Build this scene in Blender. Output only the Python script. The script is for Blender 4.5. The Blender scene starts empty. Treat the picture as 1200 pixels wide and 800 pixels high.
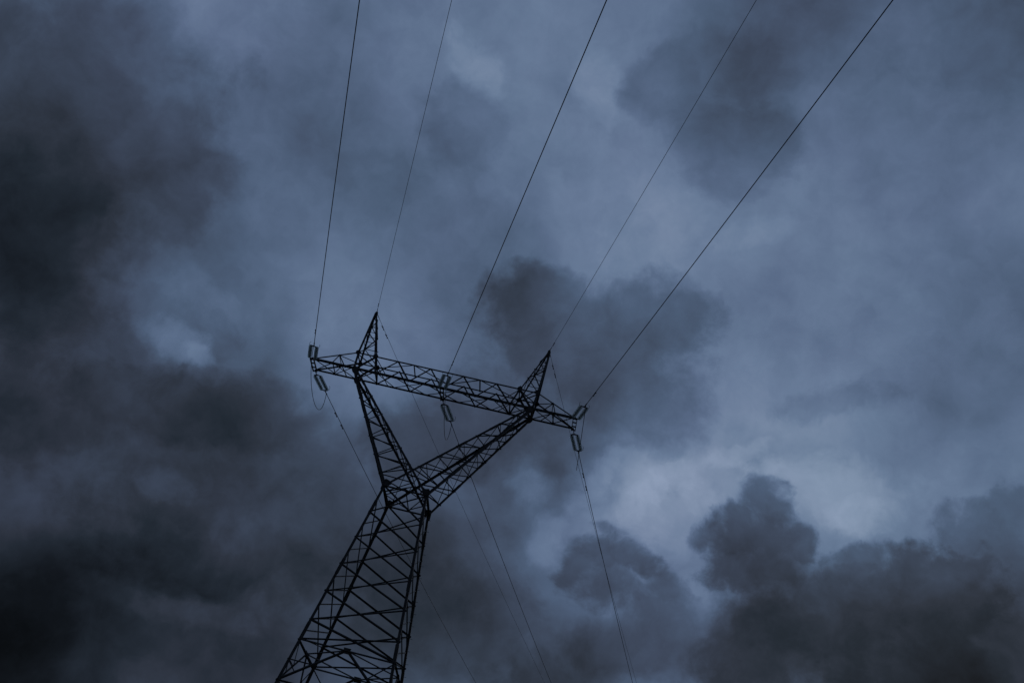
import bpy, bmesh, math, random
from mathutils import Vector, Matrix
random.seed(7)
scene = bpy.context.scene
COL = scene.collection
rad = math.radians

# ------------------------------------------------------------------ camera
# the tower stands at the origin: X along the crossarm, Y along the line, Z up
ZB = 32.1503                      # height of the crossarm's bottom chords
cam_d = bpy.data.cameras.new('camera')
cam = bpy.data.objects.new('camera', cam_d); COL.objects.link(cam); scene.camera = cam
cam_d.sensor_width = 36.0
cam_d.lens = 1156.6925 / 1200 * 36.0
cam_d.clip_start = 0.1; cam_d.clip_end = 20000
R_ = ((0.9711093, -0.03346425, 0.23627712),
      (-0.21396205, -0.56055096, 0.80000179),
      (-0.10567391, 0.82744351, 0.55151633))
m = Matrix.Identity(4)
for i in range(3):
    m[i][0] = R_[0][i]; m[i][1] = R_[1][i]; m[i][2] = -R_[2][i]
m.translation = Vector((10.1182, -53.3614, 1.6))
cam.matrix_world = m

# ------------------------------------------------------------------ sky: heavy dusk overcast
SUN_AZ, SUN_EL = 22.0, 24.0       # behind the bright break in the clouds
world = bpy.data.worlds.new('World'); scene.world = world; world.use_nodes = True
nt = world.node_tree; nt.nodes.clear()
def N(kind, **kw):
    n = nt.nodes.new(kind)
    for k, v in kw.items(): setattr(n, k, v)
    return n
def math_(op, a, b=None, c=None, clamp=False):
    n = N('ShaderNodeMath', operation=op, use_clamp=clamp)
    for i, v in enumerate((a, b, c)):
        if v is None: continue
        if isinstance(v, (int, float)): n.inputs[i].default_value = v
        else: nt.links.new(v, n.inputs[i])
    return n.outputs[0]
def noise(vec, scale, detail=5, rough=.55, color=False, dist=0):
    n = N('ShaderNodeTexNoise'); n.inputs['Scale'].default_value = scale; n.inputs['Detail'].default_value = detail
    n.inputs['Roughness'].default_value = rough; n.inputs['Distortion'].default_value = dist
    nt.links.new(vec, n.inputs['Vector'])
    return n.outputs['Color' if color else 'Fac']
def vmath(op, a, b=None, s=None):
    n = N('ShaderNodeVectorMath', operation=op)
    for i, v in enumerate((a, b)):
        if v is None: continue
        if isinstance(v, (tuple, Vector)): n.inputs[i].default_value = v
        else: nt.links.new(v, n.inputs[i])
    if s is not None: n.inputs['Scale'].default_value = s
    return n.outputs['Value' if op in ('DOT_PRODUCT', 'LENGTH') else 'Vector']
tc = N('ShaderNodeTexCoord'); DIR = tc.outputs['Generated']
def warped(amp, scale, detail, rough, base=None):
    c = noise(base or DIR, scale, detail, rough, True)
    return vmath('ADD', base or DIR, vmath('SCALE', vmath('SUBTRACT', c, (.5, .5, .5)), s=amp))
W_SOFT = warped(.06, 6, 3, .5)
W_MID = warped(.03, 14, 3, .5)
W_EDGE = warped(.022, 40, 5, .6, W_MID)
E_BIG = math_('MULTIPLY_ADD', noise(W_MID, 15, 8, .62), 1.7, -.85)      # billows that fray the cloud edges
E_FINE = math_('MULTIPLY_ADD', noise(W_MID, 38, 7, .6), 2.0, -1.0)
# each lobe: azimuth, elevation, radius, radius (degrees), tilt, depth, hardness
SOFT_CLOUDS = [
    (-49.53, 35.34, 10.29, 10.79, 46.3, -0.067, 0), (-43.26, 40.19, 11.32, 11.43, 42.4, 0.095, 0), (-35.24, 45.1, 12.03, 11.94, 37.0, 0.007, 0),
    (-25.08, 49.63, 12.29, 12.25, 29.5, 0.016, 0), (-12.69, 53.19, 12.03, 12.31, 19.8, 0.052, 0), (1.24, 55.25, 11.3, 12.11, 8.5, -0.013, 0),
    (15.25, 55.63, 10.28, 11.67, -3.1, -0.071, 0), (27.84, 54.58, 9.11, 11.08, -13.4, -0.024, 0), (-33.85, 34.55, 12.16, 12.25, 33.3, -0.074, 0),
    (-24.98, 38.77, 12.77, 12.76, 28.0, 0.007, 0), (-14.47, 42.42, 12.8, 13.0, 21.1, -0.011, 0), (-2.71, 45.04, 12.26, 12.93, 13.0, 0.036, 0),
    (9.46, 46.33, 11.26, 12.56, 4.3, -0.007, 0), (20.99, 46.34, 10.03, 11.97, -4.1, 0.116, 0), (31.13, 45.38, 8.75, 11.24, -11.4, -0.058, 0),
    (-38.61, 20.84, 10.71, 11.17, 31.1, -0.059, 0), (-31.85, 24.42, 11.91, 11.89, 28.5, -0.078, 0), (-23.83, 28.05, 12.76, 12.47, 25.0, 0.106, 0),
    (-14.57, 31.42, 13.07, 12.82, 20.4, -0.024, 0), (6.33, 35.98, 11.9, 12.66, 8.7, 0.097, 0), (16.69, 36.8, 10.7, 12.16, 2.5, -0.073, 0),
    (26.17, 36.75, 9.37, 11.5, -3.2, 0.022, 0), (-31.08, 14.4, 11.13, 10.87, 23.9, 0.008, 0), (-23.9, 17.32, 12.16, 11.43, 21.9, -0.083, 0),
    (-15.72, 20.23, 12.77, 11.83, 19.3, -0.09, 0), (-6.74, 22.89, 12.8, 12.03, 16.0, 0.055, 0), (2.69, 25.06, 12.26, 11.97, 12.1, -0.059, 0),
    (12.09, 26.56, 11.26, 11.68, 8.0, 0.119, 0), (20.97, 27.4, 10.03, 11.2, 4.0, 0.025, 0), (29.0, 27.67, 8.75, 10.6, 0.3, 0.056, 0),
    (-29.68, 5.77, 10.29, 9.66, 19.1, -0.136, 0), (-23.08, 7.99, 11.32, 10.1, 18.3, -0.177, 0), (-15.67, 10.33, 12.03, 10.44, 17.1, 0.119, 0),
    (-7.61, 12.64, 12.29, 10.63, 15.5, -0.185, 0), (0.85, 14.77, 12.03, 10.67, 13.5, 0.064, 0), (9.35, 16.57, 11.3, 10.54, 11.2, -0.059, 0),
    (17.55, 17.95, 10.28, 10.26, 8.8, -0.042, 0), (25.14, 18.91, 9.11, 9.87, 6.4, -0.055, 0),
]
BRIGHT_CLOUDS = [
    (-27.13, 26.43, 2.37, 1.02, -2.8, 0.07, 0.0), (-25.73, 26.31, 1.19, 0.61, -3.5, 0.05, 0.0), (-27.6, 29.07, 3.21, 1.4, -3.9, 0.03, 0.0),
    (-20.02, 13.57, 4.5, 0.95, 7.4, 0.04, 0.0), (-16.68, 47.87, 1.41, 2.57, 56.7, 0.06, 0.0), (-3.32, 25.65, 1.47, 0.97, 14.6, 0.05, 0.0),
    (-24.2, 19.17, 1.6, 1.18, 12.3, 0.05, 0), (1.84, 26.61, 3.39, 2.38, 32.1, 0.1, 0.0), (15.24, 28.68, 5.11, 2.03, -2.3, 0.06, 0.0),
    (7.97, 42.22, 2.97, 0.96, 18.6, 0.03, 0.0), (-1.37, 23.12, 1.16, 1.71, -5.8, 0.06, 0), (0.5, 27.08, 2.45, 0.77, 62.3, 0.06, 0.2),
    (5.26, 28.2, 1.71, 1.15, 10.6, 0.05, 0.1), (3.57, 25.13, 1.62, 1.89, 11.8, 0.05, 0.1), (9.33, 30.02, 2.33, 0.76, 23.6, 0.05, 0.1),
    (16.56, 27.51, 1.73, 1.18, 5.9, 0.04, 0.1), (7.09, 27.04, 1.41, 1.14, 10.0, 0.04, 0), (11.01, 29.5, 1.39, 0.65, 28.0, 0.04, 0.1),
    (5.21, 25.52, 2.79, 2.39, -19.2, 0.06, 0.1), (7.69, 28.34, 2.8, 1.61, 9.5, 0.03, 0), (-6.29, 48.31, 1.43, 2.82, 15.2, 0.04, 0),
    (7.86, 22.19, 1.39, 1.82, 10.6, 0.04, 0), (-8.11, 34.04, 1.98, 1.49, 16.9, 0.0, 0),
]
DARK_CLOUDS = [
    (-40.53, 33.83, 10.73, 8.36, 38.1, 0.13, 0.5), (-37.92, 27.94, 7.13, 5.31, 33.9, 0.13, 0.4), (-36.93, 36.06, 6.57, 6.75, 36.0, 0.11, 0.4),
    (-32.27, 33.76, 4.49, 3.7, 31.9, 0.11, 0.4), (-34.27, 24.74, 4.63, 4.04, 30.1, 0.12, 0.4), (-25.01, 28.35, 2.05, 0.75, -5.3, 0.06, 0.2),
    (-31.56, 24.56, 3.47, 2.25, 6.8, 0.11, 0.5), (-31.91, 20.82, 6.38, 4.89, 27.1, 0.1, 0.3), (-27.01, 23.06, 6.86, 2.5, 6.4, 0.13, 0.5),
    (-21.18, 24.4, 5.22, 2.82, 7.3, 0.13, 0.5), (-15.86, 23.72, 4.35, 3.32, 9.9, 0.1, 0.3), (-22.01, 20.52, 9.37, 5.05, 22.1, 0.1, 0.3),
    (-12.47, 20.76, 7.24, 4.65, 18.1, 0.09, 0.3), (-18.72, 16.77, 10.3, 2.69, 14.7, 0.11, 0.3), (-6.58, 17.57, 7.15, 4.92, 15.6, 0.1, 0.3),
    (-6.31, 23.51, 4.39, 4.26, 15.8, 0.08, 0.2), (-15.57, 44.41, 3.09, 4.08, 7.3, 0.09, 0.3), (-17.17, 41.09, 2.92, 3.87, 22.9, 0.04, 0.1),
    (-1.21, 49.57, 2.89, 2.55, 11.3, 0.1, 0.6), (3.87, 51.02, 4.49, 2.74, 7.3, 0.09, 0.4), (5.65, 47.01, 4.64, 3.73, -13.0, 0.12, 0.3),
    (9.98, 53.11, 4.7, 2.43, 2.0, 0.06, 0.2), (26.89, 51.83, 4.41, 5.47, -11.3, 0.06, 0.1), (-6.38, 36.26, 3.84, 2.67, 15.9, 0.17, 0.6),
    (2.44, 36.53, 3.55, 3.13, 10.8, 0.17, 0.6), (-2.02, 34.38, 7.27, 4.44, 8.5, 0.18, 0.6), (1.54, 32.28, 5.29, 3.9, 11.8, 0.17, 0.3),
    (-3.93, 30.67, 6.85, 4.89, 14.7, 0.13, 0.3), (-8.37, 28.03, 5.42, 3.9, 16.9, 0.14, 0.3), (-11.71, 26.06, 3.92, 2.91, 18.4, 0.15, 0.4),
    (-0.81, 27.81, 3.89, 3.86, 13.4, 0.13, 0.2), (10.33, 25.67, 3.54, 1.94, 9.0, 0.23, 0.45), (11.15, 27.48, 1.64, 1.58, 8.2, 0.21, 0.45),
    (8.49, 25.49, 2.63, 1.11, 27.6, 0.19, 0.3), (12.87, 25.64, 1.76, 1.4, -12.7, 0.21, 0.5), (10.17, 23.73, 2.72, 1.82, 9.5, 0.21, 0.5),
    (11.67, 23.72, 3.13, 2.26, 8.9, 0.22, 0.5), (14.76, 21.66, 6.26, 3.71, 3.4, 0.24, 0.6), (19.76, 22.7, 6.01, 3.15, 11.5, 0.24, 0.6),
    (12.14, 19.27, 5.2, 2.59, 9.9, 0.22, 0.5), (24.16, 24.57, 4.15, 3.76, 4.0, 0.17, 0.4), (23.61, 20.77, 4.85, 3.63, 5.9, 0.2, 0.4),
    (18.94, 19.41, 7.06, 3.3, 7.9, 0.24, 0.5), (16.96, 24.3, 2.54, 1.33, 6.8, 0.2, 0.5), (0.52, 22.42, 2.6, 0.85, 67.1, 0.14, 0.2),
    (3.44, 23.17, 2.88, 0.9, -17.9, 0.17, 0.3), (6.19, 21.79, 1.98, 1.14, -39.5, 0.14, 0.3), (1.59, 23.38, 1.63, 1.41, 12.7, 0.17, 0.4),
    (2.51, 21.07, 2.84, 1.84, 12.6, 0.15, 0.2), (5.91, 20.2, 3.7, 1.62, 11.6, 0.13, 0.3), (4.02, 18.21, 5.08, 2.22, 12.4, 0.13, 0.3),
    (7.37, 18.87, 4.09, 2.42, 11.3, 0.13, 0.3), (0.0, 15.94, 5.13, 2.19, 13.7, 0.1, 0.2), (15.16, 33.53, 4.35, 1.21, 10.8, 0.09, 0.2),
    (20.61, 34.59, 3.31, 0.81, 16.2, 0.03, 0.0), (22.92, 27.07, 2.37, 1.73, 3.3, 0.15, 0.4), (20.64, 24.74, 4.43, 2.14, 10.5, 0.22, 0.5),
    (16.92, 25.05, 2.55, 1.16, 6.6, 0.18, 0.4), (24.96, 28.02, 1.54, 1.72, 1.9, 0.12, 0.4),
]

def lobe(L, vec, edge=None):
    az, el, ra, rb, tilt, amp, hard = L
    a, e = rad(az), rad(el)
    E = Vector((math.cos(a), -math.sin(a), 0)); U = Vector((-math.sin(e)*math.sin(a), -math.sin(e)*math.cos(a), math.cos(e)))
    D = Vector((math.cos(e)*math.sin(a), math.cos(e)*math.cos(a), math.sin(e)))
    A = (E*math.cos(rad(tilt)) + U*math.sin(rad(tilt))) / math.sin(rad(ra))
    B = (-E*math.sin(rad(tilt)) + U*math.cos(rad(tilt))) / math.sin(rad(rb))
    x = vmath('DOT_PRODUCT', vec, A); y = vmath('DOT_PRODUCT', vec, B)
    q = math_('MULTIPLY_ADD', y, y, math_('MULTIPLY', x, x) if edge is None else math_('MULTIPLY_ADD', x, x, edge))
    mr = N('ShaderNodeMapRange', interpolation_type='SMOOTHSTEP')
    nt.links.new(q, mr.inputs['Value'])
    mr.inputs['From Min'].default_value = 1.25; mr.inputs['From Max'].default_value = hard*hard*.7
    mr.inputs['To Min'].default_value = 0; mr.inputs['To Max'].default_value = amp
    return mr.outputs['Result']
V = math_('MULTIPLY_ADD', noise(W_SOFT, 6.5, 5, .5), .12, .42 - .06)
for L in SOFT_CLOUDS + [(185, 62, 72, 62, 0, -.14, .2)]: V = math_('ADD', V, lobe(L, W_SOFT))  # last lobe: unseen dark sky behind the camera, added to dim the tower
for L in BRIGHT_CLOUDS: V = math_('ADD', V, lobe(L, W_EDGE, E_FINE if min(L[2:4]) < 2.2 else E_BIG))
Dk = None
for L in DARK_CLOUDS:
    o = lobe(L, W_EDGE, E_FINE if min(L[2:4]) < 2.2 else E_BIG)
    if Dk is None: Dk = o
    else: Dk = math_('SMOOTH_MAX', Dk, o, .05)
# darkness inside a cloud is uneven
puff = math_('MULTIPLY_ADD', noise(W_MID, 17, 7, .6), .5, .75)
V = math_('SUBTRACT', V, math_('MULTIPLY', Dk, puff))
wisp = noise(W_EDGE, 24, 8, .58)
V = math_('ADD', V, math_('MULTIPLY_ADD', wisp, .13, -.065))
V = math_('MAXIMUM', V, .03)
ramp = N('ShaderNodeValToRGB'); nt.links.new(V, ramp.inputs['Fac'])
def srgb(r, g, b):
    f = lambda c: (c/255)/12.92 if c/255 <= .04045 else ((c/255+.055)/1.055)**2.4
    return (f(r), f(g), f(b), 1)
stops = [(.03, (7, 9, 12)), (.08, (17, 21, 27)), (.16, (34, 41, 51)), (.20, (45, 51, 63)), (.28, (61, 71, 90)), (.36, (76, 92, 117)), (.42, (90, 107, 135)), (.48, (104, 122, 150)), (.55, (124, 140, 166)), (.62, (139, 154, 180))]
cr = ramp.color_ramp
while len(cr.elements) < len(stops): cr.elements.new(.5)
for el_, (p, c) in zip(cr.elements, stops): el_.position = p; el_.color = srgb(*c)
# cool / violet drift between cloud layers
tint = N('ShaderNodeMix', data_type='RGBA', blend_type='MULTIPLY')
tr = N('ShaderNodeValToRGB'); nt.links.new(noise(DIR, 3.2, 7, .6), tr.inputs['Fac'])
tr.color_ramp.elements[0].position = .35; tr.color_ramp.elements[0].color = (.965, 1.015, .995, 1)
tr.color_ramp.elements[1].position = .65; tr.color_ramp.elements[1].color = (1.01, .995, 1.01, 1)
tint.inputs['Factor'].default_value = 1
nt.links.new(ramp.outputs['Color'], tint.inputs['A']); nt.links.new(tr.outputs['Color'], tint.inputs['B'])
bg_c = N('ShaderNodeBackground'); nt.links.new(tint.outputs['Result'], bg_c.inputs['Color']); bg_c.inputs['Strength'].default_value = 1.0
sky = N('ShaderNodeTexSky'); sky.sky_type = 'NISHITA'; sky.sun_disc = False
sky.sun_elevation = rad(SUN_EL); sky.sun_rotation = rad(SUN_AZ); sky.altitude = 100; sky.dust_density = 1
bg_s = N('ShaderNodeBackground'); nt.links.new(sky.outputs['Color'], bg_s.inputs['Color']); bg_s.inputs['Strength'].default_value = .05
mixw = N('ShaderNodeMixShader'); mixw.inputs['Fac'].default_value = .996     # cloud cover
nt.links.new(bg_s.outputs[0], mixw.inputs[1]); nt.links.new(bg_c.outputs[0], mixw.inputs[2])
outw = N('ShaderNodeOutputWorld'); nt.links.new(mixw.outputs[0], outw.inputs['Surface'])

sun_d = bpy.data.lights.new('sun', 'SUN'); sun_d.energy = .06; sun_d.angle = rad(25); sun_d.color = (1, .95, .9)
sun = bpy.data.objects.new('sun', sun_d); COL.objects.link(sun)
sv = Vector((math.cos(rad(SUN_EL))*math.sin(rad(SUN_AZ)), math.cos(rad(SUN_EL))*math.cos(rad(SUN_AZ)), math.sin(rad(SUN_EL))))
sun.rotation_euler = sv.to_track_quat('Z', 'Y').to_euler(); sun.location = (0, 0, 60)
scene.view_settings.view_transform = 'Standard'; scene.view_settings.look = 'None'
scene.view_settings.exposure = 0; scene.view_settings.gamma = 1; scene.view_settings.use_curve_mapping = False
scene.cycles.max_bounces = 4; scene.cycles.transparent_max_bounces = 24
world.cycles.sampling_method = 'MANUAL'; world.cycles.sample_map_resolution = 256

# ------------------------------------------------------------------ materials
def material(name, c1, c2, scale, rough, metal=0., bump=0., trans=0., bscale=None):
    mt = bpy.data.materials.new(name); mt.use_nodes = True; t = mt.node_tree; b = t.nodes['Principled BSDF']
    tcn = t.nodes.new('ShaderNodeTexCoord'); n = t.nodes.new('ShaderNodeTexNoise'); n.inputs['Scale'].default_value = scale; n.inputs['Detail'].default_value = 6
    t.links.new(tcn.outputs['Object'], n.inputs['Vector'])
    r = t.nodes.new('ShaderNodeValToRGB'); r.color_ramp.elements[0].position = .35; r.color_ramp.elements[1].position = .68
    r.color_ramp.elements[0].color = (*c1, 1); r.color_ramp.elements[1].color = (*c2, 1)
    t.links.new(n.outputs['Fac'], r.inputs['Fac']); t.links.new(r.outputs['Color'], b.inputs['Base Color'])
    b.inputs['Roughness'].default_value = rough; b.inputs['Metallic'].default_value = metal
    if trans: b.inputs['Transmission Weight'].default_value = trans
    else: b.inputs['Specular IOR Level'].default_value = .35
    if bump:
        n2 = t.nodes.new('ShaderNodeTexNoise'); n2.inputs['Scale'].default_value = bscale or scale*6; n2.inputs['Detail'].default_value = 5
        t.links.new(tcn.outputs['Object'], n2.inputs['Vector'])
        bp = t.nodes.new('ShaderNodeBump'); bp.inputs['Strength'].default_value = bump; bp.inputs['Distance'].default_value = .05
        t.links.new(n2.outputs['Fac'], bp.inputs['Height']); t.links.new(bp.outputs['Normal'], b.inputs['Normal'])
    return mt
STEEL = material('weathered_steel', (.022, .023, .025), (.048, .047, .045), 3.0, .65, .2, .15)
PLATE = material('gusset_steel', (.024, .025, .026), (.05, .048, .045), 5.0, .7, .2, .15)
CABLE = material('stranded_aluminium', (.05, .052, .055), (.08, .082, .085), 8.0, .5, .5)
GLASS = material('toughened_glass', (.78, .80, .80), (.86, .87, .87), 4.0, .25, 0, 0, .2)
gt = GLASS.node_tree; gb = gt.nodes['Principled BSDF']; gm = gt.nodes.new('ShaderNodeMixShader'); gx = gt.nodes.new('ShaderNodeBsdfTransparent')
gx.inputs['Color'].default_value = (.86, .90, .88, 1); gm.inputs['Fac'].default_value = .42     # thin clear skirts
gt.links.new(gx.outputs[0], gm.inputs[1]); gt.links.new(gb.outputs[0], gm.inputs[2]); gt.links.new(gm.outputs[0], gt.nodes['Material Output'].inputs['Surface'])
CAP = material('iron_cap', (.05, .05, .052), (.08, .076, .07), 20.0, .6, .4)
SOIL = material('grass_field', (.022, .034, .014), (.06, .058, .03), .35, .95, 0, .8, 0, 3.0)
CONC = material('footing_concrete', (.22, .22, .21), (.34, .33, .31), 4.0, .9, 0, .3)

# ------------------------------------------------------------------ helpers
class MB:
    """collects solids into one mesh"""
    def __init__(s, origin=(0, 0, 0)): s.v = []; s.f = []; s.o = Vector(origin)
    def prism(s, ring0, ring1, closed_caps=True):
        n = len(ring0); b = len(s.v)
        s.v += [Vector(p) - s.o for p in ring0] + [Vector(p) - s.o for p in ring1]
        for i in range(n):
            j = (i+1) % n; s.f.append((b+i, b+j, b+n+j, b+n+i))
        if closed_caps: s.f.append(tuple(b+i for i in reversed(range(n)))); s.f.append(tuple(b+n+i for i in range(n)))
    def angle(s, p, q, w, inward, t=None, ext=0.):
        """rolled steel L section from p to q, its two flanges opening towards 'inward'"""
        p = Vector(p); q = Vector(q); d = (q-p).normalized()
        if w < .09: w *= random.uniform(.85, 1.12); ext = random.uniform(.02, .07)
        p = p - d*ext; q = q + d*ext
        t = t or max(w*.11, .007)
        a = Vector(inward) - d*Vector(inward).dot(d)
        if a.length < 1e-4: a = d.orthogonal()
        a.normalize(); c = d.cross(a)
        u = (a + c).normalized(); w_ = (a - c).normalized()
        prof = [(0, 0), (w, 0), (w, t), (t, t), (t, w), (0, w)]
        r = lambda o: [o + u*x + w_*y for x, y in prof]
        s.prism(r(p), r(q))
    def box(s, c, ax, ay, az):
        c, ax, ay, az = map(Vector, (c, ax, ay, az))
        r = lambda k: [c+az*k-ax-ay, c+az*k+ax-ay, c+az*k+ax+ay, c+az*k-ax+ay]
        s.prism(r(-1), r(1))
    def plate(s, pts, normal, t=.012):
        n = Vector(normal).normalized()*t
        s.prism([Vector(p)-n for p in pts], [Vector(p)+n for p in pts])
    def tube(s, pts, r, seg=8, radii=None):
        pts = [Vector(p) for p in pts]; b = len(s.v); n = None
        for i, p in enumerate(pts):
            d = (pts[min(i+1, len(pts)-1)] - pts[max(i-1, 0)]).normalized()
            n = d.orthogonal().normalized() if n is None else (n - d*n.dot(d)).normalized()
            m_ = d.cross(n); rr = radii[i] if radii else r
            for k in range(seg):
                a = 2*math.pi*k/seg; s.v.append(p + (n*math.cos(a) + m_*math.sin(a))*rr - s.o)
        for i in range(len(pts)-1):
            for k in range(seg):
                j = (k+1) % seg; s.f.append((b+i*seg+k, b+i*seg+j, b+(i+1)*seg+j, b+(i+1)*seg+k))
        s.f.append(tuple(b+k for k in reversed(range(seg)))); e = b+(len(pts)-1)*seg; s.f.append(tuple(e+k for k in range(seg)))
    def lathe(s, axis0, d, prof, seg=16):
        """prof: (distance along d, radius)"""
        d = Vector(d).normalized(); n = d.orthogonal().normalized(); m_ = d.cross(n); b = len(s.v); o = Vector(axis0)
        for h, r in prof:
            for k in range(seg):
                a = 2*math.pi*k/seg; s.v.append(o + d*h + (n*math.cos(a)+m_*math.sin(a))*r - s.o)
        for i in range(len(prof)-1):
            for k in range(seg):
                j = (k+1) % seg; s.f.append((b+i*seg+k, b+i*seg+j, b+(i+1)*seg+j, b+(i+1)*seg+k))
        s.f.append(tuple(b+k for k in reversed(range(seg)))); e = b+(len(prof)-1)*seg; s.f.append(tuple(e+k for k in range(seg)))
    def build(s, name, mat, parent=None, smooth=False):
        me = bpy.data.meshes.new(name); me.from_pydata([tuple(v) for v in s.v], [], s.f); me.materials.append(mat)
        bm = bmesh.new(); bm.from_mesh(me); bmesh.ops.recalc_face_normals(bm, faces=bm.faces); bm.to_mesh(me); bm.free()
        if smooth:
            for p in me.polygons: p.use_smooth = True
        o = bpy.data.objects.new(name, me); COL.objects.link(o)
        if parent: o.parent = parent
        else: o.location = s.o
        return o
def tag(o, label=None, cat=None, group=None, kind=None):
    if label: o['label'] = label
    if cat: o['category'] = cat
    if group: o['group'] = group
    if kind: o['kind'] = kind
    return o
def empty(name, loc=(0, 0, 0)):
    o = bpy.data.objects.new(name, None); COL.objects.link(o); o.location = loc; return o
def copy_tree(o, parent=None):
    c = o.copy(); COL.objects.link(c); c.parent = parent
    for ch in [x for x in COL.objects if x.parent == o]: copy_tree(ch, c)
    return c
def lerp(a, b, t): return Vector(a)*(1-t) + Vector(b)*t

# ------------------------------------------------------------------ ground
g = MB()
n_ = 60; size = 6000.
idx = {}
for i in range(n_+1):
    for j in range(n_+1):
        fx = (i/n_*2-1); fy = (j/n_*2-1); x = math.copysign(abs(fx)**2.2, fx)*size; y = math.copysign(abs(fy)**2.2, fy)*size
        r = math.hypot(x, y)
        z = 0 if r < 80 else min(1, (r-80)/400)*(2.5*math.sin(x*.011+1)*math.cos(y*.009) + .8*math.sin(x*.031)*math.sin(y*.027+2))
        idx[i, j] = len(g.v); g.v.append(Vector((x, y, z - .0)))
for i in range(n_):
    for j in range(n_): g.f.append((idx[i, j], idx[i+1, j], idx[i+1, j+1], idx[i, j+1]))
tag(g.build('ground', SOIL, None, True), kind='structure')

# ------------------------------------------------------------------ the tower
T = tag(empty('transmission_tower'), 'dark steel lattice transmission tower with a V-shaped fork, long crossarm and two pointed peaks', 'pylon')
WX, WY, ZW = 1.318, 1.427, ZB - 7.5075
SX, SY = .1277, .1238
def leg_pt(sx, sy, d): return Vector((sx*(WX+SX*d), sy*(WY+SY*d), ZW-d))
LV = [0, 1.86, 3.58, 5.32, 7.02, 8.73, 9.85, 12.15]      # panel levels below the waist
FOOT = ZW - .25
corners = [(-1, -1), (1, -1), (-1, 1), (1, 1)]
step_mesh = None
for sx, sy in corners:
    b = MB(); top = leg_pt(sx, sy, -.1)
    b.angle(top, leg_pt(sx, sy, 12.2), .15, (-sx, -sy, 0)); b.angle(leg_pt(sx, sy, 12.2), leg_pt(sx, sy, FOOT), .18, (-sx, -sy, 0))
    lg = b.build('leg', STEEL, T)
    # bolted splice angles on the outside of the leg
    for d in (1.1, 5.0, 8.9, 13.2, 18.6):
        s_ = MB(); out = Vector((sx, sy, 0))*.012
        s_.angle(leg_pt(sx, sy, d)+out, leg_pt(sx, sy, d+.95)+out, .185, (-sx, -sy, 0), .02)
        s_.build('splice_plate', PLATE, lg)
    if (sx, sy) == (1, 1):
        # climbing bolts up the outer edge of this leg
        d = .3
        while d < 15.5:
            p = leg_pt(sx, sy, d)
            if step_mesh is None:
                s_ = MB(); s_.tube([(0, 0, 0), (.125, 0, .0), (.13, 0, .02)], .009, 6); so = s_.build('step_bolt', PLATE, lg); step_mesh = so
            else:
                so = step_mesh.copy(); COL.objects.link(so); so.parent = lg
            so.location = p; so.rotation_euler = (0, 0, 0 if int(round(d/.34)) % 2 else rad(90)); d += .34
    f_ = MB(); c = leg_pt(sx, sy, FOOT)
    f_.box((c.x, c.y, .02), (.55, 0, 0), (0, .55, 0), (0, 0, .22)); f_.box((c.x, c.y, .34), (.3, 0, 0), (0, .3, 0), (0, 0, .10))
    f_.build('footing', CONC, T)

def face_bracing(c0, c1, half, levels, name='face_bracing'):
    """X bracing between two legs; half = starts half a panel down"""
    b = MB(); inn = -(leg_pt(*c0, 5) + leg_pt(*c1, 5)); inn.z = 0; inn.normalize()
    A = [leg_pt(*c0, d) for d in levels]; C = [leg_pt(*c1, d) for d in levels]
    for i in range(len(levels)-1):
        b.angle(A[i]+inn*.02, C[i+1]+inn*.02, .085, inn); b.angle(C[i]+inn*.05, A[i+1]+inn*.05, .06 if half else .065, inn)
    return b
F0, F1, B0, B1 = (-1, -1), (1, -1), (-1, 1), (1, 1)
face_bracing(F0, F1, False, LV[:7]).build('face_bracing', STEEL, T)
face_bracing(B0, B1, False, LV[:7]).build('face_bracing', STEEL, T)
for c0, c1 in ((F0, B0), (F1, B1)):
    lv = [.92, 2.72, 4.45, 6.17, 7.87, 9.4]
    b = MB(); inn = Vector((-c0[0], 0, 0))
    for i in range(len(lv)-1):
        b.angle(leg_pt(*c0, lv[i])+inn*.02, leg_pt(*c1, lv[i+1])+inn*.02, .075, inn)
        b.angle(leg_pt(*c1, lv[i])+inn*.05, leg_pt(*c0, lv[i+1])+inn*.05, .05, inn)
    for i in range(6):
        b.angle(leg_pt(*c1, LV[i])+inn*.08, leg_pt(*c0, LV[i+1])+inn*.08, .05, inn)
    b.build('face_bracing', STEEL, T)
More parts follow.
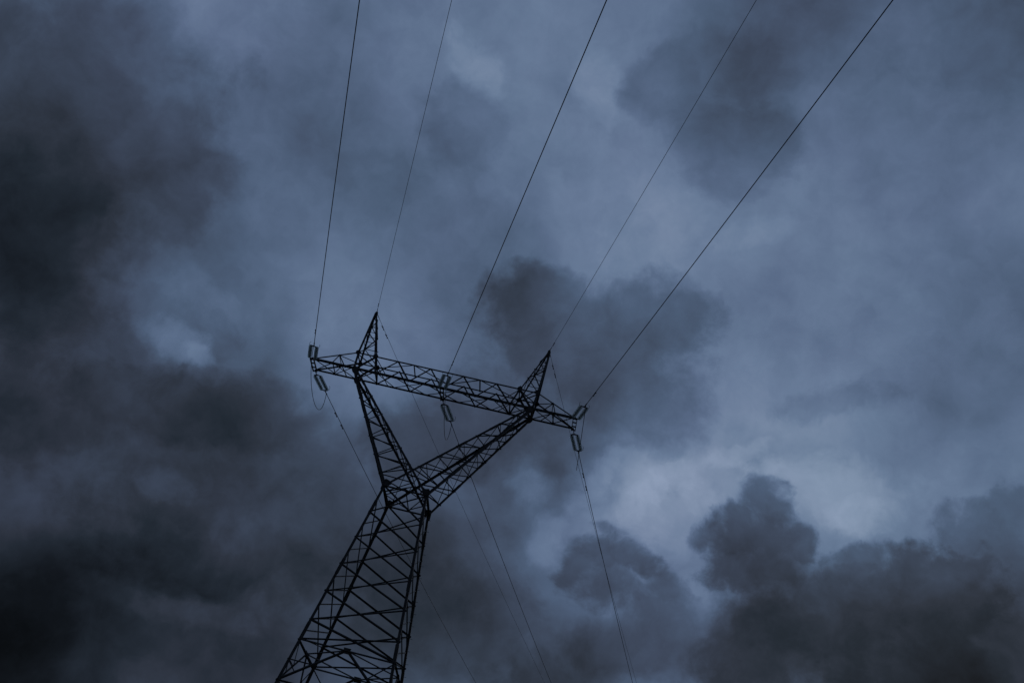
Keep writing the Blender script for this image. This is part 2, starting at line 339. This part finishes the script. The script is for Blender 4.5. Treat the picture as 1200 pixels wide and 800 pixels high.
# belt (horizontal frame) and K panels below
def mid(a, c, d): return (leg_pt(*a, d) + leg_pt(*c, d))/2
b = MB(); d6 = LV[6]
ring = [(F0, F1), (F1, B1), (B1, B0), (B0, F0)]
for a, c in ring:
    b.angle(leg_pt(*a, d6), leg_pt(*c, d6), .1, (0, 0, -1))
for k in range(4):
    b.angle(mid(*ring[k], d6), mid(*ring[(k+1) % 4], d6), .075, (0, 0, -1))
b.build('belt_frame', STEEL, T)
for a, c in ring:
    M = mid(a, c, d6); pl = MB(); n = Vector((M.x, M.y, 0)).normalized(); tdir = n.cross(Vector((0, 0, 1)))
    pl.plate([M+tdir*.2+Vector((0, 0, .1)), M-tdir*.2+Vector((0, 0, .1)), M-tdir*.12-Vector((0, 0, .2)), M+tdir*.12-Vector((0, 0, .2))], n)
    pl.build('gusset_plate', PLATE, T)
    lo = [(d6, 12.15), (12.15, 15.4), (15.4, 19.2), (19.2, 23.6)]
    b = MB(); inn = -n
    for q, (d0, d1) in enumerate(lo):
        Mt = mid(a, c, d0)
        for e, oth in ((a, c), (c, a)):
            P = leg_pt(*e, d1)
            b.angle(Mt, P, .10, inn)
            # redundants inside each half of the K
            H = lerp(Mt, P, .5); b.angle(H+inn*.03, leg_pt(*e, (d0+d1)/2)+inn*.03, .05, inn)
            b.angle(H+inn*.06, leg_pt(*e, d0+.02)+inn*.06, .05, inn)
            b.angle(lerp(Mt, P, .75)+inn*.04, leg_pt(*e, d0+(d1-d0)*.5)+inn*.04, .045, inn)
        b.angle(leg_pt(*a, d1), leg_pt(*c, d1), .085, inn)
    b.build('face_bracing', STEEL, T)
# waist frame
b = MB()
for a, c in ring: b.angle(leg_pt(*a, 0), leg_pt(*c, 0), .11, (0, 0, -1))
for k in range(4): b.angle(mid(*ring[k], 0), mid(*ring[(k+1) % 4], 0), .06, (0, 0, 1))
b.angle(mid(F0, F1, 0), mid(B0, B1, 0), .06, (0, 0, 1)); 
for s in (-1, 1):
    b.angle(leg_pt(s, -1, 0)+Vector((0, 0, -.05)), mid(B0, B1, 0)+Vector((0, 0, -.05)), .05, (0, 0, 1))
b.build('waist_frame', STEEL, T)
for sx, sy in corners:
    P = leg_pt(sx, sy, 0); pl = MB(); 
    y = sy*.012
    X = lambda a, z: P + Vector((a*-sx, y, z))
    pl.plate([X(-.08, .24), X(.02, .38), X(.26, .32), X(.44, .12), X(.18, -.08), X(.02, -.34), X(-.10, -.32)], (0, 1, 0), .014)
    Y = lambda a, z: P + Vector((sx*.012, a*-sy, z))
    pl.plate([Y(-.05, .28), Y(.26, .05), Y(.2, -.12), Y(.0, -.36), Y(-.06, -.36)], (1, 0, 0), .014)
    pl.build('gusset_plate', PLATE, T)

# ---- crossarm
Lh, BH, BT, HT = 8.5, .692, .676, 1.25
XOB, XIB, XOT, XIT = 5.765, 4.36, 5.867, 4.715
bz = lambda x, s: Vector((x, s*BH, ZB))
def tz(x, s):
    ax = abs(x)
    if ax <= XOT: return Vector((x, s*BT, ZB+HT))
    t = (ax-XOT)/(Lh-XOT); return Vector((x, s*(BT+(BH-BT)*t), ZB+HT*(1-t)+.06*t))
ch = MB()
for s in (-1, 1):
    ch.angle(bz(-Lh, s), bz(Lh, s), .125, (0, -s, 1.0))
    ch.angle(tz(-XOT, s), tz(XOT, s), .10 if s < 0 else .06, (0, -s, -1))
    for e in (-1, 1): ch.angle(tz(e*XOT, s), tz(e*Lh, s), .085, (0, -s, -1))
CA = ch.build('crossarm', STEEL, T)
b = MB()     # vertical faces: Warren lacing
bn = [-XIB, -2.15, 0, 2.15, XIB]; tn = [-3.22, -1.07, 1.07, 3.22]
for s in (-1, 1):
    b = MB(); i_ = (0, -s, 0); o = Vector((0, -s*.02, 0))
    for k in range(4):
        b.angle(bz(bn[k], s)+o, tz(tn[k], s)+o, .07, i_); b.angle(tz(tn[k], s)+o*2, bz(bn[k+1], s)+o*2, .07, i_)
    for e in (-1, 1):
        b.angle(tz(e*XIT, s)+o, bz(e*XIB, s)+o, .085, i_); b.angle(tz(e*XOT, s)+o, bz(e*XOB, s)+o, .1, i_)
        b.angle(tz(e*XIT, s)+o*3, bz(e*XOB, s)+o*3, .11, i_)
        b.angle(tz(e*XIT, s)+o*5, bz(e*3.6, s)+o*5, .04, i_)
    b.build('bracing', STEEL, CA)
for e in (-1, 1):        # side lacing of the tapered tips
    for s in (-1, 1):
        b = MB(); i_ = (0, -s, 0); o = Vector((0, -s*.02, 0))
        b.angle(tz(e*6.95, s)+o, bz(e*7.25, s)+o, .045, i_); b.angle(tz(e*6.95, s)+o*3, bz(e*6.35, s)+o*3, .055, i_)
        b.build('bracing', STEEL, CA)
b = MB()     # bottom plane
xs = [-3.22, -1.07, 1.07, 3.22, ]; dn = Vector((0, 0, .02))
for k in range(3):
    b.angle(bz(xs[k], -1)+dn, bz(xs[k+1], 1)+dn, .065, (0, 0, 1)); b.angle(bz(xs[k], 1)+dn*3, bz(xs[k+1], -1)+dn*3, .05, (0, 0, 1))
for e in (-1, 1):
    b.angle(bz(e*3.22, -1)+dn, bz(e*XIB, 1)+dn, .06, (0, 0, 1)); b.angle(bz(e*3.22, 1)+dn*3, bz(e*XIB, -1)+dn*3, .05, (0, 0, 1))
    b.angle(bz(e*XIB, -1), bz(e*XIB, 1), .07, (0, 0, 1)); b.angle(bz(e*XOB, -1), bz(e*XOB, 1), .1, (0, 0, 1))
    b.angle(bz(e*XIB, -1)+dn*2, bz(e*XOB, 1)+dn*2, .06, (0, 0, 1)); b.angle(bz(e*XIB, 1)+dn*4, bz(e*XOB, -1)+dn*4, .06, (0, 0, 1))
    b.angle(bz(e*XOB, 1)+dn, bz(e*7.15, -1)+dn, .06, (0, 0, 1)); b.angle(bz(e*XOB, -1)+dn*3, bz(e*7.15, 1)+dn*3, .05, (0, 0, 1))
    b.angle(bz(e*7.15, -1), bz(e*7.15, 1), .05, (0, 0, 1))
    b.angle(bz(e*7.15, -1)+dn, bz(e*Lh, 1)+dn, .055, (0, 0, 1)); b.angle(bz(e*7.15, 1)+dn*3, bz(e*Lh, -1)+dn*3, .055, (0, 0, 1))
b.build('bracing', STEEL, CA)
b = MB()     # top plane
up = Vector((0, 0, -.02))
for x0, s0, x1, s1 in ((-XIT, 1, -2.15, -1), (-2.15, -1, 0, 1), (0, 1, 2.15, -1), (2.15, -1, XIT, 1)):
    b.angle(tz(x0, s0)+up, tz(x1, s1)+up, .06, (0, 0, -1))
for x in (-2.15, 2.15, -XIT, XIT, -XOT, XOT): b.angle(tz(x, -1)+up*2, tz(x, 1)+up*2, .06, (0, 0, -1))
for e in (-1, 1):
    b.angle(tz(e*XIT, -1)+up*3, tz(e*XOT, 1)+up*3, .07, (0, 0, -1)); b.angle(tz(e*XIT, 1)+up*5, tz(e*XOT, -1)+up*5, .07, (0, 0, -1))
    b.angle(tz(e*XOT, 1)+up, tz(e*6.95, -1)+up, .05, (0, 0, -1)); b.angle(tz(e*6.95, -1)+up, tz(e*6.95, 1)+up, .04, (0, 0, -1))
b.build('bracing', STEEL, CA)
for x in (-Lh, 0, Lh):     # twin hanger beams the insulators are shackled to
    b = MB(); dx = .10 if x == 0 else .12
    for k in (-1, 1):
        b.box((x+k*dx, 0, ZB-.03), (.022, 0, 0), (0, BH+.06, 0), (0, 0, .055))
    for yy in (-BH, -.25, .25, BH): b.box((x, yy, ZB-.03), (dx, 0, 0), (0, .03, 0), (0, 0, .035))
    b.build('hanger_beam', PLATE, CA)
for e in (-1, 1):
    for s in (-1, 1):       # stacked node plates where the fork meets the crossarm
        pl = MB(); P = bz(e*XOB, s)
        Xf = lambda a, z, k=0: P + Vector((-e*a, s*(.014+k), z))
        for k in (0, -.13):
            pl.plate([Xf(-.10, .12, k), Xf(.02, .22, k), Xf(.22, .14, k), Xf(.27, -.05, k), Xf(.22, -.24, k), Xf(.12, -.30, k), Xf(-.02, -.20, k), Xf(-.11, -.06, k)], (0, 1, 0), .012)
        pl.build('gusset_plate', PLATE, CA)
        for xt, wd in ((XOT, .16), (XIT, .16)):
            pl = MB(); P = tz(e*xt, s); q = [P+Vector((dx_, s*.012, dz_)) for dx_, dz_ in ((-wd, .04), (0, .2), (wd, .04), (wd, -.12), (0, -.22), (-wd, -.12))]
            pl.plate(q, (0, 1, 0), .012); pl.build('gusset_plate', PLATE, CA)

# ---- earth wire peaks
XA, HA = 5.8337, 3.68
APEX = [Vector((-XA-.07, 0, ZB+HT+HA)), Vector((XA, 0, ZB+HT+HA-.04))]
for e, ap in zip((-1, 1), APEX):
    pk = MB(); base = {}
    for xi in (0, 1):
        for s in (-1, 1):
            P = tz(e*(XOT if xi else XIT), s); tip = ap + Vector(((.05 if xi else -.05)*e, s*.05, -.05)); base[xi, s] = (P, tip)
            pk.angle(P, tip, .095, ap*1.0 - P - Vector((0, 0, (ap-P).z)))
    PK = pk.build('earth_wire_peak', STEEL, T)
    b = MB()
    ts = [0, .28, .52, .72, .88]
    order = [((0, -1), (1, -1)), ((1, -1), (1, 1)), ((1, 1), (0, 1)), ((0, 1), (0, -1))]
    for qi, (u, v) in enumerate(order):
        for k in range(4):
            a_, c_ = (u, v) if (k+qi) % 2 else (v, u)
            pa = lerp(*base[a_], ts[k]); pc = lerp(*base[c_], ts[k+1])
            inn = Vector((e*(XOT+XIT)/2, 0, 0)) - (pa+pc)/2; inn.z = 0
            b.angle(pa, pc, .05, inn)
            if k in (1, 2, 3): b.angle(lerp(*base[a_], ts[k])+inn*.03, lerp(*base[c_], ts[k])+inn*.03, .035, inn)
    b.build('bracing', STEEL, PK)
    pl = MB(); pl.plate([ap+Vector(t_) for t_ in ((-.13, 0, -.42), (.13, 0, -.42), (.09, 0, .02), (0, 0, .14), (-.09, 0, .02))], (0, 1, 0), .016)
    pl.plate([ap+Vector(t_) for t_ in ((0, -.17, -.42), (0, .17, -.42), (0, .12, .02), (0, -.12, .02))], (1, 0, 0), .012)
    pl.build('peak_plate', PLATE, PK)

# ---- the two arms of the fork
for e in (-1, 1):
    am = MB(); chord = {}
    for s in (-1, 1):
        chord['o', s] = (bz(e*(XOB+.02), s)+Vector((0, 0, -.05)), leg_pt(e, s, 0)); chord['i', s] = (bz(e*(XOB-.28), s)+Vector((0, 0, -.05)), leg_pt(-e, s, 0))
        am.angle(*chord['o', s], .135, (-e, -s, 0)); am.angle(*chord['i', s], .135, (e, -s, -.6))
    AM = am.build('fork_arm', STEEL, T)
    no = [.15, .31, .46, .61, .76, .90]; ni = [.07, .22, .37, .51, .64, .77]
    for s in (-1, 1):           # outer-to-inner faces
        b = MB(); off = Vector((0, -s*.02, 0)); i_ = (0, -s, 0)
        for k in range(6):
            O = lerp(*chord['o', s], no[k])+off
            b.angle(lerp(*chord['i', s], ni[k])+off, O, .05, i_)
            b.angle(O+off, lerp(*chord['i', s], (ni+[.80])[k+1])+off*2, .055, i_)
        b.build('bracing', STEEL, AM)
    for c in 'oi':              # front-to-back faces
        b = MB(); tt = [.10, .24, .38, .52, .66, .80, .94] if c == 'o' else [.08, .21, .34, .47, .60, .73, .86, .97]
        off = Vector((-e*.02, 0, 0)) if c == 'o' else Vector((e*.02, 0, 0)); i_ = (-e, 0, 0) if c == 'o' else (e, 0, 0)
        for k in range(len(tt)-1):
            b.angle(lerp(*chord[c, -1], tt[k])+off, lerp(*chord[c, 1], tt[k+1])+off, .05, i_)
            b.angle(lerp(*chord[c, 1], tt[k])+off*3, lerp(*chord[c, -1], tt[k+1])+off*3, .05, i_)
            if k % 2: b.angle(lerp(*chord[c, -1], tt[k])+off*5, lerp(*chord[c, 1], tt[k])+off*5, .045, i_)
        b.build('bracing', STEEL, AM)
    for t0 in (.05, .20, .44, .70):
        for c in 'oi':
            for s in (-1, 1):
                if c == 'i' and t0 > .5: continue
                sp = MB(); a_ = lerp(*chord[c, s], t0); z_ = lerp(*chord[c, s], t0+.075); o = Vector((e*.012 if c == 'o' else -e*.012, s*.012, 0))
                sp.angle(a_+o, z_+o, .165, (-e, -s, 0) if c == 'o' else (e, -s, -.6), .02); sp.build('splice_plate', PLATE, AM)

# ------------------------------------------------------------------ double insulator strings
def make_string(lead, total):
    """along +Y from the shackle at the origin"""
    root = empty('insulator_string')
    b = MB(); b.tube([(0, 0, 0), (0, lead*.5, 0)], .022, 8)
    b.box((0, lead*.5, 0), (.03, 0, 0), (0, .04, 0), (0, 0, .02)); b.tube([(0, lead*.4, 0), (0, lead, 0)], .018, 8)
    b.build('shackle', CAP, root)
    hw = .19; y0 = lead; y1 = lead + 1.60
    def yoke(y, flip):
        p = MB(); k = -1 if flip else 1
        p.plate([(-hw-.05, y, 0), (hw+.05, y, 0), (hw+.05, y-.045*k, 0), (.06, y-.13*k, 0), (-.06, y-.13*k, 0), (-hw-.05, y-.045*k, 0)], (0, 0, 1), .011)
        return p.build('yoke_plate', PLATE, root)
    yoke(y0+.01, False); yo = yoke(y1-.01, True)
    n = 11; pitch = (1.60-.06)/n
    for sx in (-1, 1):
        cap = MB(); cap.tube([(sx*hw, y0-.01, 0), (sx*hw, y1+.01, 0)], .014, 6)
        for k in range(n):
            yb = y0 + .03 + k*pitch
            cap.lathe((sx*hw, yb, 0), (0, 1, 0), [(0, .03), (.008, .048), (.05, .052), (.066, .040), (.07, .02)], 10)
        st = cap.build('disc_string', CAP, root, True)
        gl = MB()
        for k in range(n):
            yb = y0 + .03 + k*pitch
            gl.lathe((sx*hw, yb+.052, 0), (0, 1, 0), [(0, .04), (.006, .075), (.022, .118), (.034, .128), (.042, .127), (.040, .112), (.052, .104), (.038, .088), (.05, .078), (.036, .060), (.05, .05), (.04, .03)], 16)
        gl.build('glass_discs', GLASS, st, True)
    for sx in (-1, 1):
        h = MB(); h.tube([(sx*(hw+.04), y1-.02, 0), (sx*(hw+.12), y1+.02, .05), (sx*(hw+.13), y1-.05, .22), (sx*(hw+.08), y1-.10, .30)], .011, 6)
        h.build('arcing_horn', CAP, yo)
    c = MB(); c.tube([(0, y1+.10, 0), (0, total-.02, 0)], .02, 8); c.tube([(0, total-.12, 0), (0, total+.30, 0)], .036, 8, [.03, .036])
    c.build('dead_end_clamp', CAP, root)
    return root
def direction(ps, sl, sg): return Vector((math.sin(ps), sg*math.cos(ps), sl)).normalized()
# span wires: horizontal heading off the line axis, initial slope, sag curvature
SPAN = {'F1': (.2216, -.0677, .0003), 'F2': (.2204, -.0519, .0003), 'F3': (.2267, -.049, .0003), 'F4': (.2241, -.046, .0003), 'F5': (.2322, -.0521, .0003),
        'B1': (.195, -.05, .0004), 'B2': (.3083, -.1478, .0004), 'B3': (.2604, -.1177, .0004), 'B4': (.2743, -.1284, .0004), 'B5': (.2574, -.1223, .0004)}
ATT = {'F1': bz(-Lh, -1), 'F3': bz(0, -1), 'F5': bz(Lh, -1), 'B1': bz(-Lh, 1), 'B3': bz(0, 1), 'B5': bz(Lh, 1),
       'F2': APEX[0], 'F4': APEX[1], 'B2': APEX[0], 'B4': APEX[1]}
LEN = {'F': 1.95, 'B': 2.30}
place_words = {'F1': 'double glass insulator string rising above the left tip of the crossarm', 'F3': 'double glass insulator string seen against the middle of the crossarm',
               'F5': 'double glass insulator string slanting up from the right tip of the crossarm', 'B1': 'double glass insulator string hanging down from the left tip of the crossarm',
               'B3': 'double glass insulator string hanging below the middle of the crossarm', 'B5': 'double glass insulator string hanging below the right tip of the crossarm'}
first = {}
def span_pt(k, s):
    ps, sl, kk = SPAN[k]; sg = -1 if k[0] == 'F' else 1
    return ATT[k] + Vector((math.sin(ps)*s, sg*math.cos(ps)*s, sl*s + kk*s*s))
for k in ('F1', 'F3', 'F5', 'B1', 'B3', 'B5'):
    side = k[0]
    if side not in first: r = first[side] = make_string(.16 if side == 'F' else .50, LEN[side])
    else: r = copy_tree(first[side])
    r.location = ATT[k] + Vector((0, 0, -.03))
    d = (span_pt(k, LEN[side]) - r.location)
    r.rotation_mode = 'QUATERNION'
    x_ = d.cross(Vector((0, 0, 1))).normalized()*(1); y_ = d.normalized(); z_ = x_.cross(y_)
    mm = Matrix((x_, y_, z_)).transposed(); r.rotation_quaternion = mm.to_quaternion()
    tag(r, place_words[k], 'insulator', 'double insulator strings on the crossarm')

# ------------------------------------------------------------------ wires
WORDS = {'F1': ('conductor_wire', 'leftmost thick wire, rising from the left tip of the crossarm to the top'),
         'F3': ('conductor_wire', 'thick wire rising from the middle of the crossarm to the top'),
         'F5': ('conductor_wire', 'rightmost thick wire, rising from the right tip of the crossarm to the top'),
         'B1': ('conductor_wire', 'thick wire running down from the left tip of the crossarm, passing behind the tower body'),
         'B3': ('conductor_wire', 'thick wire running down from the middle of the crossarm, behind the right fork arm'),
         'B5': ('conductor_wire', 'thick wire running down from the right tip of the crossarm, right of the tower'),
         'F2': ('earth_wire', 'thin wire rising from the left peak of the tower to the top'),
         'F4': ('earth_wire', 'thin wire rising from the right peak of the tower to the top'),
         'B2': ('earth_wire', 'thin wire running down from the left peak, behind the crossarm and the right fork arm'),
         'B4': ('earth_wire', 'thin wire running down from the right peak, close beside the right-hand thick wire')}
DAMP = {'F1': [3.93], 'F2': [1.15], 'F3': [3.69], 'F4': [1.1], 'F5': [3.83], 'B1': [4.83, 6.3], 'B2': [1.32, 2.1], 'B3': [4.72], 'B4': [1.42, 2.27], 'B5': [4.67, 6.11]}
for k, (nm, words) in WORDS.items():
    thick = nm == 'conductor_wire'; r = .021 if thick else .0115
    s0 = LEN[k[0]]+.1 if thick else .25; end = 235 if k[0] == 'F' else 260
    W = tag(empty(nm, span_pt(k, s0)), words, 'power line' if thick else 'earth wire', 'conductors of the power line' if thick else 'earth wires of the power line')
    pts = []; s = s0
    while s < end: pts.append(span_pt(k, s)); s += 1.0 if s < 20 else 3.0
    b = MB(span_pt(k, s0)); b.tube(pts, r, 8); b.build('cable', CABLE, W, True)
    if not thick:
        b = MB(span_pt(k, s0)); b.tube([ATT[k]+Vector((0, 0, .02)), span_pt(k, .12), span_pt(k, .13), span_pt(k, .55)], .02, 8, [.014, .014, .022, .02]); b.build('dead_end_clamp', CAP, W, True)
    for sd in DAMP[k]:
        P = span_pt(k, sd); t_ = (span_pt(k, sd+.1)-P).normalized(); D_ = Vector((0, 0, -1)); sc = 1. if thick else .8
        b = MB(span_pt(k, s0)); c0 = P + D_*.085*sc
        b.box(P+D_*.04*sc, t_*.03, t_.cross(D_)*.022, D_*.06*sc)
        b.tube([c0-t_*.2*sc, c0, c0+t_*.2*sc], .007, 6)
        for q in (-1, 1):
            b.lathe(c0+t_*q*.12*sc, t_*q, [(0, .018*sc), (.02, .034*sc), (.10*sc, .042*sc), (.13*sc, .03*sc)], 10)
        b.build('vibration_damper', CAP, W, True)

# ------------------------------------------------------------------ jumper loops
JW = {'1': 'slack jumper loop hanging at the left tip of the crossarm', '3': 'slack jumper loop hanging below the middle of the crossarm', '5': 'slack jumper loop hanging at the right tip of the crossarm'}
JP = {'1': (3.0, 2.75, .4, .5), '3': (2.0, 3.0, .2, .5), '5': (2.5, 2.75, .2, .5)}
for k, (h1, h2, sx, y2) in JP.items():
    P0 = span_pt('F'+k, 2.15); P1 = span_pt('B'+k, 2.5)
    c1 = P0 + Vector((sx, .5, -h1)); c2 = P1 + Vector((sx, y2, -h2))
    pts = [P0*(1-t)**3 + c1*3*(1-t)**2*t + c2*3*(1-t)*t*t + P1*t**3 for t in [i/40 for i in range(41)]]
    b = MB(P0); b.tube(pts, .018, 8)
    tag(b.build('jumper_cable', CABLE, None, True), JW[k], 'jumper wire', 'jumper loops under the crossarm')
